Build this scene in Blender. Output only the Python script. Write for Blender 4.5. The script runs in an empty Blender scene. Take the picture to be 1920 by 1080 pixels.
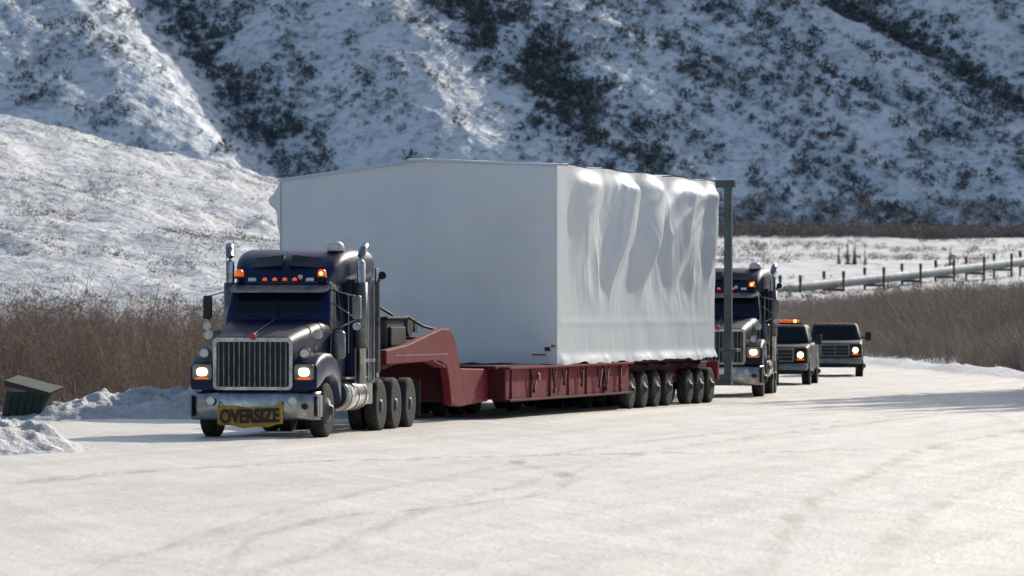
import bpy, bmesh, math, random
import numpy as np
from mathutils import Vector, Matrix, Euler
R=math.radians
sc=bpy.context.scene
random.seed(7); rng=np.random.default_rng(7)

# ------------------------------------------------------------------ materials
def mat(name, col, rough=.5, metal=0, coat=0, var=0, vscale=3, col2=None, bump=0, bscale=20, emis=None, estr=0, lo=.35, hi=.68, spec=.5):
    m=bpy.data.materials.new(name); m.use_nodes=True
    nt=m.node_tree; b=nt.nodes['Principled BSDF']
    b.inputs['Base Color'].default_value=(*col,1); b.inputs['Roughness'].default_value=rough
    b.inputs['Metallic'].default_value=metal; b.inputs['Specular IOR Level'].default_value=spec
    if coat: b.inputs['Coat Weight'].default_value=coat; b.inputs['Coat Roughness'].default_value=.12
    tc=nt.nodes.new('ShaderNodeTexCoord')
    if var or col2:
        n=nt.nodes.new('ShaderNodeTexNoise'); n.inputs['Scale'].default_value=vscale; n.inputs['Detail'].default_value=6
        n.inputs['Roughness'].default_value=.65
        nt.links.new(tc.outputs['Object'],n.inputs['Vector'])
        r=nt.nodes.new('ShaderNodeValToRGB'); r.color_ramp.elements[0].position=lo; r.color_ramp.elements[1].position=hi
        c2=col2 if col2 else tuple(c*(1-var) for c in col)
        r.color_ramp.elements[0].color=(*col,1); r.color_ramp.elements[1].color=(*c2,1)
        nt.links.new(n.outputs['Fac'],r.inputs['Fac']); nt.links.new(r.outputs['Color'],b.inputs['Base Color'])
        rm=nt.nodes.new('ShaderNodeMapRange'); rm.inputs['To Min'].default_value=rough*.85; rm.inputs['To Max'].default_value=min(1,rough*1.5)
        nt.links.new(n.outputs['Fac'],rm.inputs['Value']); nt.links.new(rm.outputs['Result'],b.inputs['Roughness'])
    if bump:
        n=nt.nodes.new('ShaderNodeTexNoise'); n.inputs['Scale'].default_value=bscale; n.inputs['Detail'].default_value=6
        nt.links.new(tc.outputs['Object'],n.inputs['Vector'])
        bp=nt.nodes.new('ShaderNodeBump'); bp.inputs['Strength'].default_value=bump; bp.inputs['Distance'].default_value=.05
        nt.links.new(n.outputs['Fac'],bp.inputs['Height']); nt.links.new(bp.outputs['Normal'],b.inputs['Normal'])
    if emis: b.inputs['Emission Color'].default_value=(*emis,1); b.inputs['Emission Strength'].default_value=estr
    return m

M_navy=mat('navy_paint',(.002,.010,.058),.32,0,0,col2=(.005,.014,.045),vscale=2.2,spec=.22)
M_hood=mat('navy_paint_dusty',(.003,.010,.045),.42,0,0,col2=(.022,.019,.024),vscale=1.6,lo=.4,hi=.75,spec=.22)
M_navy2=mat('navy_paint_dark',(.003,.010,.045),.42,0,0,col2=(.010,.014,.028),vscale=3,spec=.2)
M_chrome=mat('chrome',(.44,.45,.46),.24,1,col2=(.20,.19,.18),vscale=4)
M_dull=mat('dull_aluminium',(.22,.23,.24),.45,.7,var=.5,vscale=5)
M_glass=mat('dark_glass',(.004,.007,.011),.08,0,.1,spec=.3)
M_black=mat('black_plastic',(.014,.014,.016),.6,var=.3)
M_frame=mat('chassis_black',(.016,.015,.015),.7,col2=(.04,.036,.033),vscale=6)
M_tire=mat('tire_rubber',(.013,.013,.014),.85,col2=(.045,.044,.043),vscale=5,bump=.4,bscale=30,spec=.25)
M_hub=mat('wheel_hub',(.06,.06,.065),.5,.3,col2=(.035,.033,.03),vscale=8)
M_red=mat('trailer_maroon',(.19,.010,.022),.55,0,0,col2=(.11,.015,.02),vscale=2.5,bump=.2,bscale=10,spec=.22)
M_reddk=mat('trailer_maroon_dark',(.075,.006,.012),.65,col2=(.05,.015,.016),vscale=3,spec=.22)
M_amber=mat('amber_lens',(.7,.11,.01),.3,emis=(1,.15,.01),estr=.5)
M_amberlit=mat('amber_lit',(.9,.4,.1),.3,emis=(1,.45,.1),estr=6)
M_head=mat('headlight_lit',(1,.85,.6),.3,emis=(1,.62,.24),estr=9)
M_lens=mat('clear_lens',(.5,.52,.55),.15,.3)
M_white=mat('white_plastic',(.6,.6,.6),.4,var=.15)
M_steel=mat('galvanized_steel',(.06,.085,.09),.6,.2,var=.35,vscale=2)
M_yellow=mat('banner_yellow',(.58,.33,.03),.6,col2=(.38,.22,.05),vscale=4)
M_ink=mat('banner_ink',(.015,.012,.01),.6)
M_redmark=mat('red_mark',(.4,.02,.02),.5)
M_green=mat('bin_green',(.008,.024,.018),.65,col2=(.018,.038,.03),vscale=4)
M_pick=mat('pickup_grey',(.014,.018,.022),.5,0,0,col2=(.03,.03,.03),vscale=2,spec=.2)
M_pick2=mat('pickup_dark',(.006,.008,.011),.5,0,0,col2=(.016,.016,.016),vscale=2,spec=.18)
M_pipe=mat('pipe_jacket',(.15,.19,.215),.6,.2,var=.25,vscale=.4)
M_post=mat('rusted_post',(.09,.07,.06),.8,var=.4,vscale=1)
M_bark=mat('spruce_bark',(.06,.045,.035),.9,var=.4,vscale=4)
M_needle=mat('spruce_needles',(.02,.03,.018),.8,col2=(.045,.055,.035),vscale=1.5)
M_willow=mat('willow_twigs',(.29,.205,.15),.85,col2=(.19,.13,.095),vscale=.35)
M_willow2=mat('willow_twigs_grey',(.33,.26,.205),.85,col2=(.23,.175,.14),vscale=.12)
M_shrub=mat('slope_shrubs',(.052,.066,.075),.9,col2=(.12,.128,.13),vscale=.12)  # tone lightened and blued: distance haze painted into the shrub colour
M_foot=mat('foothill_twigs',(.21,.18,.16),.9,col2=(.14,.12,.105),vscale=.08)

def snow_mat(name, base, shade, s1, b1, bs1, b2=0, bs2=1, rough=.7, dirt=None):
    m=bpy.data.materials.new(name); m.use_nodes=True; nt=m.node_tree; L=nt.links; b=nt.nodes['Principled BSDF']
    b.inputs['Roughness'].default_value=rough
    g=nt.nodes.new('ShaderNodeNewGeometry')
    n=nt.nodes.new('ShaderNodeTexNoise'); n.inputs['Scale'].default_value=s1; n.inputs['Detail'].default_value=8; n.inputs['Roughness'].default_value=.65
    L.new(g.outputs['Position'],n.inputs['Vector'])
    r=nt.nodes.new('ShaderNodeValToRGB'); r.color_ramp.elements[0].position=.35; r.color_ramp.elements[1].position=.7
    r.color_ramp.elements[0].color=(*base,1); r.color_ramp.elements[1].color=(*shade,1)
    L.new(n.outputs['Fac'],r.inputs['Fac'])
    out=r.outputs['Color']
    if dirt:
        for i,(dcol,thr,scl,ro,amt) in enumerate(dirt):
            mp=nt.nodes.new('ShaderNodeMapping'); mp.vector_type='TEXTURE'
            mp.inputs['Scale'].default_value=tuple(1/s for s in scl); mp.inputs['Rotation'].default_value=(0,0,ro)
            L.new(g.outputs['Position'],mp.inputs['Vector'])
            dnz=nt.nodes.new('ShaderNodeTexNoise'); dnz.inputs['Scale'].default_value=1; dnz.inputs['Detail'].default_value=9; dnz.inputs['Roughness'].default_value=.68
            dnz.inputs['Distortion'].default_value=.3
            L.new(mp.outputs['Vector'],dnz.inputs['Vector'])
            rr_=nt.nodes.new('ShaderNodeMapRange'); rr_.inputs['From Min'].default_value=thr[0]; rr_.inputs['From Max'].default_value=thr[1]; rr_.inputs['To Max'].default_value=amt
            rr_.clamp=True
            L.new(dnz.outputs['Fac'],rr_.inputs['Value'])
            mx=nt.nodes.new('ShaderNodeMixRGB'); L.new(rr_.outputs['Result'],mx.inputs['Fac']); L.new(out,mx.inputs['Color1'])
            mx.inputs['Color2'].default_value=(*dcol,1); out=mx.outputs['Color']
    L.new(out,b.inputs['Base Color'])
    bn=nt.nodes.new('ShaderNodeTexNoise'); bn.inputs['Scale'].default_value=bs1; bn.inputs['Detail'].default_value=9; bn.inputs['Roughness'].default_value=.6
    L.new(g.outputs['Position'],bn.inputs['Vector'])
    bp=nt.nodes.new('ShaderNodeBump'); bp.inputs['Strength'].default_value=1; bp.inputs['Distance'].default_value=b1
    L.new(bn.outputs['Fac'],bp.inputs['Height'])
    if b2:
        bn2=nt.nodes.new('ShaderNodeTexNoise'); bn2.inputs['Scale'].default_value=bs2; bn2.inputs['Detail'].default_value=5
        L.new(g.outputs['Position'],bn2.inputs['Vector'])
        bp2=nt.nodes.new('ShaderNodeBump'); bp2.inputs['Distance'].default_value=b2; L.new(bn2.outputs['Fac'],bp2.inputs['Height'])
        L.new(bp.outputs['Normal'],bp2.inputs['Normal']); L.new(bp2.outputs['Normal'],b.inputs['Normal'])
    else: L.new(bp.outputs['Normal'],b.inputs['Normal'])
    return m
M_ground=snow_mat('snow',(.68,.685,.695),(.55,.555,.565),.06,.25,.5,.05,6,dirt=[((.27,.22,.18),(.50,.64),(.07,.03,.06),0,.65),((.32,.27,.22),(.48,.62),(.3,.05,.3),0,.4)])
M_road=snow_mat('packed_snow',(.74,.69,.60),(.64,.59,.515),.22,.05,2.2,.02,14,rough=.5,
   dirt=[((.52,.46,.39),(.50,.68),(1.1,.045,1),-.25,.5),((.46,.40,.33),(.55,.70),(4,.10,1),-.10,.4),((.44,.42,.39),(.52,.70),(.22,.05,1),-.25,.4),((.82,.80,.76),(.50,.66),(2.2,.09,1),.25,.6),((.33,.27,.2),(.60,.70),(1.4,.6,1),0,.3)])
M_berm=snow_mat('berm_snow',(.66,.66,.67),(.40,.385,.37),1.2,.12,4,.04,20)
M_mtn=snow_mat('mountain_snow',(.80,.84,.86),(.66,.70,.73),.03,.9,.16,.55,.9,
   dirt=[((.17,.20,.215),(.50,.66),(.14,.20,.16),0,.55),((.14,.16,.17),(.52,.62),(.45,.45,.45),0,.6)])
M_hill=snow_mat('hill_snow',(.60,.63,.67),(.48,.51,.55),.05,1.2,.22,.4,1.1,
   dirt=[((.24,.23,.225),(.46,.62),(.45,.25,.5),.5,.6),((.18,.17,.165),(.52,.62),(1.3,.6,1.3),0,.6)])
M_wrap=mat('shrink_wrap',(.64,.665,.685),.4,0,.05,col2=(.565,.595,.625),vscale=.5,bump=.25,bscale=1.2)

def track_mat():
    m=bpy.data.materials.new('tyre_track_snow'); m.use_nodes=True; nt=m.node_tree; L=nt.links; b=nt.nodes['Principled BSDF']
    b.inputs['Base Color'].default_value=(.48,.42,.35,1); b.inputs['Roughness'].default_value=.45
    at=nt.nodes.new('ShaderNodeAttribute'); at.attribute_name='soft'
    g=nt.nodes.new('ShaderNodeNewGeometry'); mp=nt.nodes.new('ShaderNodeMapping'); mp.inputs['Scale'].default_value=(3,.22,1); L.new(g.outputs['Position'],mp.inputs['Vector'])
    n=nt.nodes.new('ShaderNodeTexNoise'); n.inputs['Scale'].default_value=1; n.inputs['Detail'].default_value=8; n.inputs['Roughness'].default_value=.7; L.new(mp.outputs['Vector'],n.inputs['Vector'])
    mr=nt.nodes.new('ShaderNodeMapRange'); mr.inputs['From Min'].default_value=.42; mr.inputs['From Max'].default_value=.72; L.new(n.outputs['Fac'],mr.inputs['Value'])
    mu=nt.nodes.new('ShaderNodeMath'); mu.operation='MULTIPLY'; L.new(mr.outputs['Result'],mu.inputs[0]); L.new(at.outputs['Fac'],mu.inputs[1])
    L.new(mu.outputs[0],b.inputs['Alpha'])
    return m
M_track=track_mat()

# ------------------------------------------------------------------ helpers
def empty(name, loc=(0,0,0), rotz=0):
    e=bpy.data.objects.new(name,None); sc.collection.objects.link(e); e.location=loc; e.rotation_euler=(0,0,rotz); e.empty_display_size=.5
    return e
def mo(name, V, F, m, parent=None, smooth=False):
    me=bpy.data.meshes.new(name); me.from_pydata([tuple(v) for v in V],[],[tuple(f) for f in F]); me.update()
    me.materials.append(m)
    if smooth: me.polygons.foreach_set('use_smooth',[True]*len(me.polygons))
    o=bpy.data.objects.new(name,me); sc.collection.objects.link(o)
    if parent: o.parent=parent
    return o
def fixn(o):
    bm=bmesh.new(); bm.from_mesh(o.data); bmesh.ops.recalc_face_normals(bm,faces=bm.faces); bm.to_mesh(o.data); bm.free(); return o
def box(name,c,s,m,parent=None,bev=.015,rot=None,seg=2):
    bm=bmesh.new(); bmesh.ops.create_cube(bm,size=1)
    for v in bm.verts: v.co=Vector((v.co.x*s[0],v.co.y*s[1],v.co.z*s[2]))
    if bev: bmesh.ops.bevel(bm,geom=bm.edges[:],offset=min(bev,min(s)*.45),segments=seg,affect='EDGES',profile=.6)
    if rot: bmesh.ops.rotate(bm,verts=bm.verts,cent=(0,0,0),matrix=Euler(rot).to_matrix())
    for v in bm.verts: v.co+=Vector(c)
    me=bpy.data.meshes.new(name); bm.to_mesh(me); bm.free(); me.materials.append(m)
    o=bpy.data.objects.new(name,me); sc.collection.objects.link(o)
    if parent: o.parent=parent
    return o
def tube(name,pts,r,m,parent=None,seg=12,caps=True,smooth=True):
    pts=[Vector(p) for p in pts]; rs=r if isinstance(r,(list,tuple)) else [r]*len(pts)
    V=[];F=[]
    up=Vector((0,0,1))
    for i,p in enumerate(pts):
        a=pts[max(i-1,0)]; b=pts[min(i+1,len(pts)-1)]; t=(b-a).normalized()
        x=t.cross(up)
        if x.length<1e-3: x=t.cross(Vector((0,1,0)))
        x.normalize(); y=t.cross(x)
        for k in range(seg):
            an=2*math.pi*k/seg; V.append(p+(x*math.cos(an)+y*math.sin(an))*rs[i])
    for i in range(len(pts)-1):
        for k in range(seg):
            F.append((i*seg+k,i*seg+(k+1)%seg,(i+1)*seg+(k+1)%seg,(i+1)*seg+k))
    n=len(V)
    if caps: F.append(tuple(range(seg))[::-1]); F.append(tuple(range(n-seg,n)))
    o=mo(name,V,F,m,parent,False); fixn(o)
    if smooth:
        for p in o.data.polygons: p.use_smooth=len(p.vertices)==4
    return o
def lathe(name,prof,c,m,parent=None,axis='x',seg=30):
    V=[];F=[]
    for (r,a) in prof:
        for k in range(seg):
            an=2*math.pi*k/seg; p=(a,r*math.cos(an),r*math.sin(an))
            if axis=='y': p=(p[1],a,p[2])
            if axis=='z': p=(p[1],p[2],a)
            V.append((p[0]+c[0],p[1]+c[1],p[2]+c[2]))
    for i in range(len(prof)-1):
        for k in range(seg): F.append((i*seg+k,i*seg+(k+1)%seg,(i+1)*seg+(k+1)%seg,(i+1)*seg+k))
    F.append(tuple(range(seg))); F.append(tuple(range(len(V)-seg,len(V))))
    o=mo(name,V,F,m,parent,False); fixn(o)
    for p in o.data.polygons: p.use_smooth=len(p.vertices)==4
    return o
def ringloft(name,rings,m,parent=None,smooth=True):
    n=len(rings[0]); V=[v for r in rings for v in r]; F=[]
    for i in range(len(rings)-1):
        for k in range(n): F.append((i*n+k,i*n+(k+1)%n,(i+1)*n+(k+1)%n,(i+1)*n+k))
    F.append(tuple(range(n))); F.append(tuple(range(len(V)-n,len(V))))
    o=mo(name,V,F,m,parent); fixn(o)
    if smooth:
        for p in o.data.polygons: p.use_smooth=len(p.vertices)==4
        md=o.modifiers.new('es','EDGE_SPLIT'); md.split_angle=R(38)
    return o
def rr(a0,a1,b0,b1,r,n=4):
    r=min(r,(a1-a0)*.49,(b1-b0)*.49); P=[]
    for (ca,cb,s) in ((a1-r,b1-r,0),(a0+r,b1-r,90),(a0+r,b0+r,180),(a1-r,b0+r,270)):
        for i in range(n+1):
            an=R(s+90*i/n); P.append((ca+r*math.cos(an),cb+r*math.sin(an)))
    return P
def zring(z,y0,y1,hw,r=.12): return [(x,y,z) for x,y in rr(-hw,hw,y0,y1,r)]
def yring(y,hw,z0,z1,r=.12,cx=0,crown=0):
    out=[]
    for x,z in rr(-hw,hw,z0,z1,r):
        t=(z-z0)/(z1-z0); out.append((x+cx,y,z+crown*(1-(x/hw)**2)*max(0,t-.5)*2))
    return out
def wheel(parent,x,y,r,w,side,dual=False,name='wheel',hub=None):
    prof=[(r*.55,-w/2*.8),(r*.9,-w/2),(r*.97,-w*.42),(r,-w*.3),(r,w*.3),(r*.97,w*.42),(r*.9,w/2),(r*.6,w/2*.85)]
    lathe(name+'_tire',prof,(x,y,r),M_tire,parent)
    if dual: lathe(name+'_tire_inner',prof,(x-side*(w+.06),y,r),M_tire,parent)
    h=side*w/2
    if dual: hp=[(r*.58,h*.7),(r*.52,h*.1),(r*.25,-h*.1),(r*.22,h*1.0),(r*.12,h*1.15)]
    else: hp=[(r*.6,h*.8),(r*.5,h*.75),(r*.38,h*1.1),(r*.2,h*1.25),(r*.17,h*1.6),(r*.08,h*1.7)]
    lathe(name+'_hub',hp,(x,y,r),hub or M_hub,parent,seg=20)

# ------------------------------------------------------------------ numpy noise
def _h(ix,iy,s):
    n=(ix*374761393+iy*668265263+s*1442695041)&0xffffffff
    n=((n^(n>>13))*1274126177)&0xffffffff
    return ((n^(n>>16))&0xffff)/65535.0
def vn(x,y,s=0):
    x=np.asarray(x,float);y=np.asarray(y,float)
    ix=np.floor(x).astype(np.int64);iy=np.floor(y).astype(np.int64);fx=x-ix;fy=y-iy
    fx=fx*fx*fx*(fx*(fx*6-15)+10);fy=fy*fy*fy*(fy*(fy*6-15)+10)
    return (_h(ix,iy,s)*(1-fx)+_h(ix+1,iy,s)*fx)*(1-fy)+(_h(ix,iy+1,s)*(1-fx)+_h(ix+1,iy+1,s)*fx)*fy
def fbm(x,y,o=5,s=0,g=.5):
    t=0;a=1;n=0
    for i in range(o): t=t+a*vn(x*2**i+i*17.3,y*2**i-i*9.1,s+i); n+=a; a*=g
    return t/n
def ridged(x,y,o=4,s=0,g=.5):
    t=0;a=1;n=0
    for i in range(o): t=t+a*(1-np.abs(2*vn(x*2**i+i*7.7,y*2**i+i*3.1,s+i)-1)); n+=a; a*=g
    return t/n
def sst(t): t=np.clip(t,0,1); return t*t*(3-2*t)
def grid(name,xs,ys,fn,m,parent=None):
    X,Y=np.meshgrid(xs,ys); Z=fn(X,Y); nx=len(xs); ny=len(ys)
    co=np.stack([X,Y,Z],-1).reshape(-1,3)
    return gridmesh(name,co,nx,ny,m,parent)
def gridmesh(name,co,nx,ny,m,parent=None):
    i=np.arange(nx-1)[None,:]+nx*np.arange(ny-1)[:,None]; i=i.ravel()
    F=np.stack([i,i+1,i+1+nx,i+nx],1)
    return fastmesh(name,co,F,m,parent,True)
def fastmesh(name,co,F,m,parent=None,smooth=False):
    me=bpy.data.meshes.new(name); k=F.shape[1]
    me.vertices.add(len(co)); me.vertices.foreach_set('co',np.ascontiguousarray(co,dtype=np.float32).ravel())
    me.loops.add(F.size); me.loops.foreach_set('vertex_index',F.ravel().astype(np.int32))
    me.polygons.add(len(F)); me.polygons.foreach_set('loop_start',np.arange(0,F.size,k,dtype=np.int32))
    me.polygons.foreach_set('loop_total',np.full(len(F),k,dtype=np.int32))
    if smooth: me.polygons.foreach_set('use_smooth',np.ones(len(F),dtype=bool))
    me.update(calc_edges=True); me.validate(); me.materials.append(m)
    o=bpy.data.objects.new(name,me); sc.collection.objects.link(o)
    if parent: o.parent=parent
    return o
def scatter(name,templates,P,S,m,parent=None):
    cos=[];Fs=[];off=0
    pick=rng.integers(0,len(templates),len(P)); rot=rng.uniform(0,6.283,len(P))
    for ti,(TV,TF) in enumerate(templates):
        idx=np.where(pick==ti)[0]
        if not len(idx): continue
        c=np.cos(rot[idx])[:,None];s=np.sin(rot[idx])[:,None]; sz=S[idx][:,None]
        x=(TV[None,:,0]*c-TV[None,:,1]*s)*sz+P[idx,0][:,None]
        y=(TV[None,:,0]*s+TV[None,:,1]*c)*sz+P[idx,1][:,None]
        z=TV[None,:,2]*sz+P[idx,2][:,None]
        cos.append(np.stack([x,y,z],-1).reshape(-1,3))
        Fs.append((TF[None]+(np.arange(len(idx))*len(TV))[:,None,None]+off).reshape(-1,3)); off+=len(idx)*len(TV)
    return fastmesh(name,np.concatenate(cos),np.concatenate(Fs),m,parent)

# ------------------------------------------------------------------ terrain
RL=([-50,0,80,110,150,200,300,500,900],[-10,-9.5,-9,-10,-6,0,5,9,12])
RRt=([-50,0,150,172,215,300,500,900],[32,30,19,17.8,15.7,14.5,16,22])
def xl(Y): return np.interp(Y,*RL)
def xr(Y): return np.interp(Y,*RRt)
def ground(X,Y):
    base=19*np.clip((Y-350)/800,0,1.6)**1.6
    far=sst((Y-300)/300)
    base=base+far*(fbm(X/60,Y/60,3,3)-.5)*2.5
    dr=sst((X-xr(Y)-.5)/12)*sst((Y-150)/60)
    base=base+dr*(1.9+.9*(fbm(X/25,Y/25,3,5)-.5))*(1-.6*sst((Y-420)/120))
    out=np.clip(np.maximum(xl(Y)-X,X-xr(Y))/3,0,1)
    base=base+out*(fbm(X/5,Y/7,4,9)-.45)*.5
    e=X-xr(Y)-.9
    base=base+np.exp(-(e/.7)**2)*(.08+.40*fbm(X/2.0,Y/4.0,3,12))*sst((Y-60)/40)
    return base
def nonu(segs):
    a=[]
    for s,e,st in segs: a+=list(np.arange(s,e,st))
    a.append(segs[-1][1]); return np.array(a)
gx=nonu([(-2000,-400,100),(-400,-100,12),(-100,-30,2.5),(-30,45,.7),(45,140,2.5),(140,420,14),(420,2000,100)])
gy=nonu([(-300,30,15),(30,260,1.3),(260,500,3),(500,1250,8),(1250,4000,150)])
grid('snow_ground',gx,gy,ground,M_ground)
yy=np.concatenate([np.linspace(-40,40,30),np.linspace(40.5,260,500),np.linspace(265,880,60)])
tt=np.linspace(0,1,150); co=[]
def rutsf(xs,y):
    q=xs-.262*y
    w=(fbm(q/3,np.full_like(q,y/60),2,33)-.5)*1.5
    r1=ridged((q+w)/1.1,np.full_like(q,y/45),3,34)
    return (r1-.5)*.045+(fbm(xs/.8,np.full_like(xs,y/2.5),3,35)-.5)*.035
for y in yy:
    a=xl(y);b=xr(y)
    xs=a+(b-a)*tt; ya=np.full_like(xs,y)
    gz=ground(xs,ya)
    zz=gz+.05+rutsf(xs,y)
    zz=np.maximum(zz,gz+.006)
    co.append(np.stack([xs,ya,zz],1))
gridmesh('icy_road',np.concatenate(co),150,len(yy),M_road)
def road_z(x,y): return .05+float(rutsf(np.array([x]),y)[0])
def track(pts,w,amt=.5):
    n=70
    T=np.linspace(0,len(pts)-1,n); xs=np.interp(T,range(len(pts)),[p[0] for p in pts]); ys=np.interp(T,range(len(pts)),[p[1] for p in pts])
    for _ in range(8):
        xs[1:-1]=(xs[:-2]+xs[1:-1]*2+xs[2:])/4; ys[1:-1]=(ys[:-2]+ys[1:-1]*2+ys[2:])/4
    m=7; co=[]; sf=[]
    for i in range(n):
        a=max(i-1,0);b=min(i+1,n-1); d=np.array([xs[b]-xs[a],ys[b]-ys[a]]); d/=np.linalg.norm(d); nx_,ny_=-d[1],d[0]
        for j in range(m):
            q=(j/(m-1)-.5)*w; X=xs[i]+nx_*q; Y=ys[i]+ny_*q
            co.append((X,Y,road_z(X,Y)+.012)); sf.append(amt*math.sin(math.pi*j/(m-1))*min(1,min(i,n-1-i)/8))
    o=gridmesh('tyre_track',np.array(co),m,n,M_track,trk)
    at=o.data.attributes.new('soft','FLOAT','POINT'); at.data.foreach_set('value',sf)
trk=empty('tyre_tracks')
for (x0,dx_) in ((-2.2,.26),(2.4,.255),(6.6,.24),(-4.0,.28)):
    x40=x0-.8
    track([(x40,38),(x40+dx_*20*.4,62),(x40+dx_*45*.5,88),(x40+dx_*80*.75,125),(x40+dx_*110,165)],.4+.2*random.random(),.4)
track([(-2.6,44),(-2.9,52),(-2.2,58),(.2,64),(1.0,72),(-.6,84)],.4,.5)
track([(-7.5,68),(-5.5,75),(-3.0,80),(1,83),(9,88)],.9,.6)
track([(3,44),(5,60),(9,82),(11,110),(12,150)],.5,.35)

# left snowy hill
def hill(X,Y):
    H=np.interp(X,[-500,-200,-62,-28,0,30,60,200],[60,42,25.3,18.6,11,2,-2,-4])
    t=(Y-255-.1*X)/335
    p=np.where(t<1,sst(t)*.55+np.clip(t,0,1)*.45,1-sst((t-1)*.9)*1.2)
    p=np.where(t<0,t*.4,p)
    z=H*p+ (fbm(X/28,Y/40,4,21)-.5)*3.4*sst(t*2)+(ridged(X/6+Y/30,Y/14,4,22)-.5)*1.5*sst(t*3)
    return z-.6
grid('snow_hill',nonu([(-500,-110,10),(-110,40,.7),(40,120,4)]),nonu([(230,640,1.5),(640,900,10)]),hill,M_hill)

# mountain
SL=.57
def seg_d(X,Z,pts):
    d=np.full(np.shape(X),1e9)
    for (a,b) in zip(pts[:-1],pts[1:]):
        ax,az=a;bx,bz=b; L=(bx-ax)**2+(bz-az)**2
        t=np.clip(((X-ax)*(bx-ax)+(Z-az)*(bz-az))/L,0,1)
        d=np.minimum(d,np.hypot(X-ax-t*(bx-ax),Z-az-t*(bz-az)))
    return d
G1=[(-150,150),(-84,82),(-62,52),(-46,34),(-40,18)]
G3=[(20,128),(90,82),(112,66),(131,54),(170,30)]
def mtn(X,Y):
    p=(Y-1175)*SL
    Zp=20+p
    up=sst((Y-1165)/45)
    z=np.where(p>0,Zp,20+p*.5)
    gl=seg_d(X,Zp,G1)
    z=z-up*7*np.exp(-(gl/12)**2)
    z=z+up*sst((-55-X-(Zp-45)*.85)/40)*9
    z=z+up*4*np.exp(-(seg_d(X,Zp,[(-60,120),(-32,75),(-18,40)])/15)**2)
    z=z-up*4*np.exp(-(seg_d(X,Zp,G3)/7)**2)+up*4*np.exp(-(seg_d(X,Zp,[(60,128),(110,90),(150,62)])/9)**2)
    n=X*.52+Zp*.85; t=X*.85-Zp*.52
    w=(fbm(X/30,Zp/30,3,41)-.5)*10
    right=sst((X+25)/45)
    z=z+up*(ridged((n+w)/9,t/50,5,42)-.5)*(1.4+2.4*right)
    z=z+up*(fbm(X/26,Zp/22,4,43)-.5)*5
    z=z+up*(ridged(X/5,Zp/4,4,47)-.5)*1.2
    return z-sst((1150-Y)/90)*9
grid('mountain',nonu([(-900,-170,12),(-170,170,.8),(170,900,12)]),nonu([(1060,1160,6),(1160,1350,.8),(1350,2000,14)]),mtn,M_mtn)

# ------------------------------------------------------------------ vegetation
def shrub_t(n,r,h,sz,seed):
    g=np.random.default_rng(seed); V=[];F=[]
    for i in range(n):
        a=g.uniform(0,6.283);q=math.sqrt(g.uniform(0,1))*r; c=np.array([q*math.cos(a),q*math.sin(a),h*g.uniform(.05,1)*(1-.4*q/r)])
        for k in range(3): V.append(c+g.normal(0,sz,3))
        F.append((3*i,3*i+1,3*i+2))
    return np.array(V),np.array(F)
def willow_t(ns,nt,h,spread,seed,th=.014):
    g=np.random.default_rng(seed); V=[];F=[]
    def strip(a,b,ra,rb):
        d=b-a; s=np.cross(d,g.normal(0,1,3)); s/=np.linalg.norm(s)+1e-9; s2=np.cross(d,s); s2/=np.linalg.norm(s2)+1e-9
        o=len(V)
        for q in range(3):
            an=q*2.094; v=s*math.cos(an)+s2*math.sin(an); V.append(a+v*ra)
        for q in range(3):
            an=q*2.094; v=s*math.cos(an)+s2*math.sin(an); V.append(b+v*rb)
        for q in range(3):
            r=(q+1)%3; F.append((o+q,o+r,o+3+r)); F.append((o+q,o+3+r,o+3+q))
    for i in range(ns):
        a=g.uniform(0,6.283); l=g.uniform(.35,1)*h; lean=g.uniform(.1,spread)
        p0=np.array([g.normal(0,.35),g.normal(0,.35),-.15]); p1=p0+np.array([math.cos(a)*lean*.4,math.sin(a)*lean*.4,l*.5]); p2=p0+np.array([math.cos(a)*lean,math.sin(a)*lean,l])
        strip(p0,p1,th,th*.7); strip(p1,p2,th*.7,th*.25)
        for k in range(nt):
            t=g.uniform(.15,.98); b=p0+(p1-p0)*t*2 if t<.5 else p1+(p2-p1)*(t-.5)*2
            e=b+np.array([g.normal(0,.30),g.normal(0,.30),g.uniform(.02,.42)])
            s=g.normal(0,1,3); s/=np.linalg.norm(s); o=len(V); V.append(b-s*th*.5); V.append(b+s*th*.5); V.append(e); F.append((o,o+1,o+2))
    return np.array(V),np.array(F)
WT=[willow_t(15,24,2.9,1.5,i,.011) for i in range(4)]
n=1100; Y=rng.uniform(117,235,n); X=-.125*Y-2+rng.uniform(0,1,n)*(.125*Y-2)
k=(X<np.interp(Y,[117,122,150,235],[-8.6,-7.6,-4.5,-1])); X=X[k];Y=Y[k]
S=rng.uniform(.65,1.12,len(X))*(1+.10*np.sin(X*.9)+.5*(fbm(X/5,Y/9,2,77)-.5))
scatter('willow_brush',WT,np.stack([X,Y,ground(X,Y)],1),S,M_willow)
n=4200; Y=163+(500-163)*rng.uniform(0,1,n); X=xr(Y)+2.2+rng.uniform(0,1,n)**1.0*(.112*Y+4-xr(Y)-2.2)
k=X>xr(Y)+1.8; X=X[k];Y=Y[k]
S=rng.uniform(.55,1.0,len(X))*np.interp(X-xr(Y),[2,8,22],[.6,.95,1.0])*np.interp(Y,[160,300,520],[1,.95,.65])*(1+.5*(fbm(X/8,Y/16,2,78)-.5))
scatter('willow_brush',[willow_t(11,15,3.0,1.7,20+i,.024) for i in range(4)],np.stack([X,Y,ground(X,Y)],1),S,M_willow2)

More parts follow.
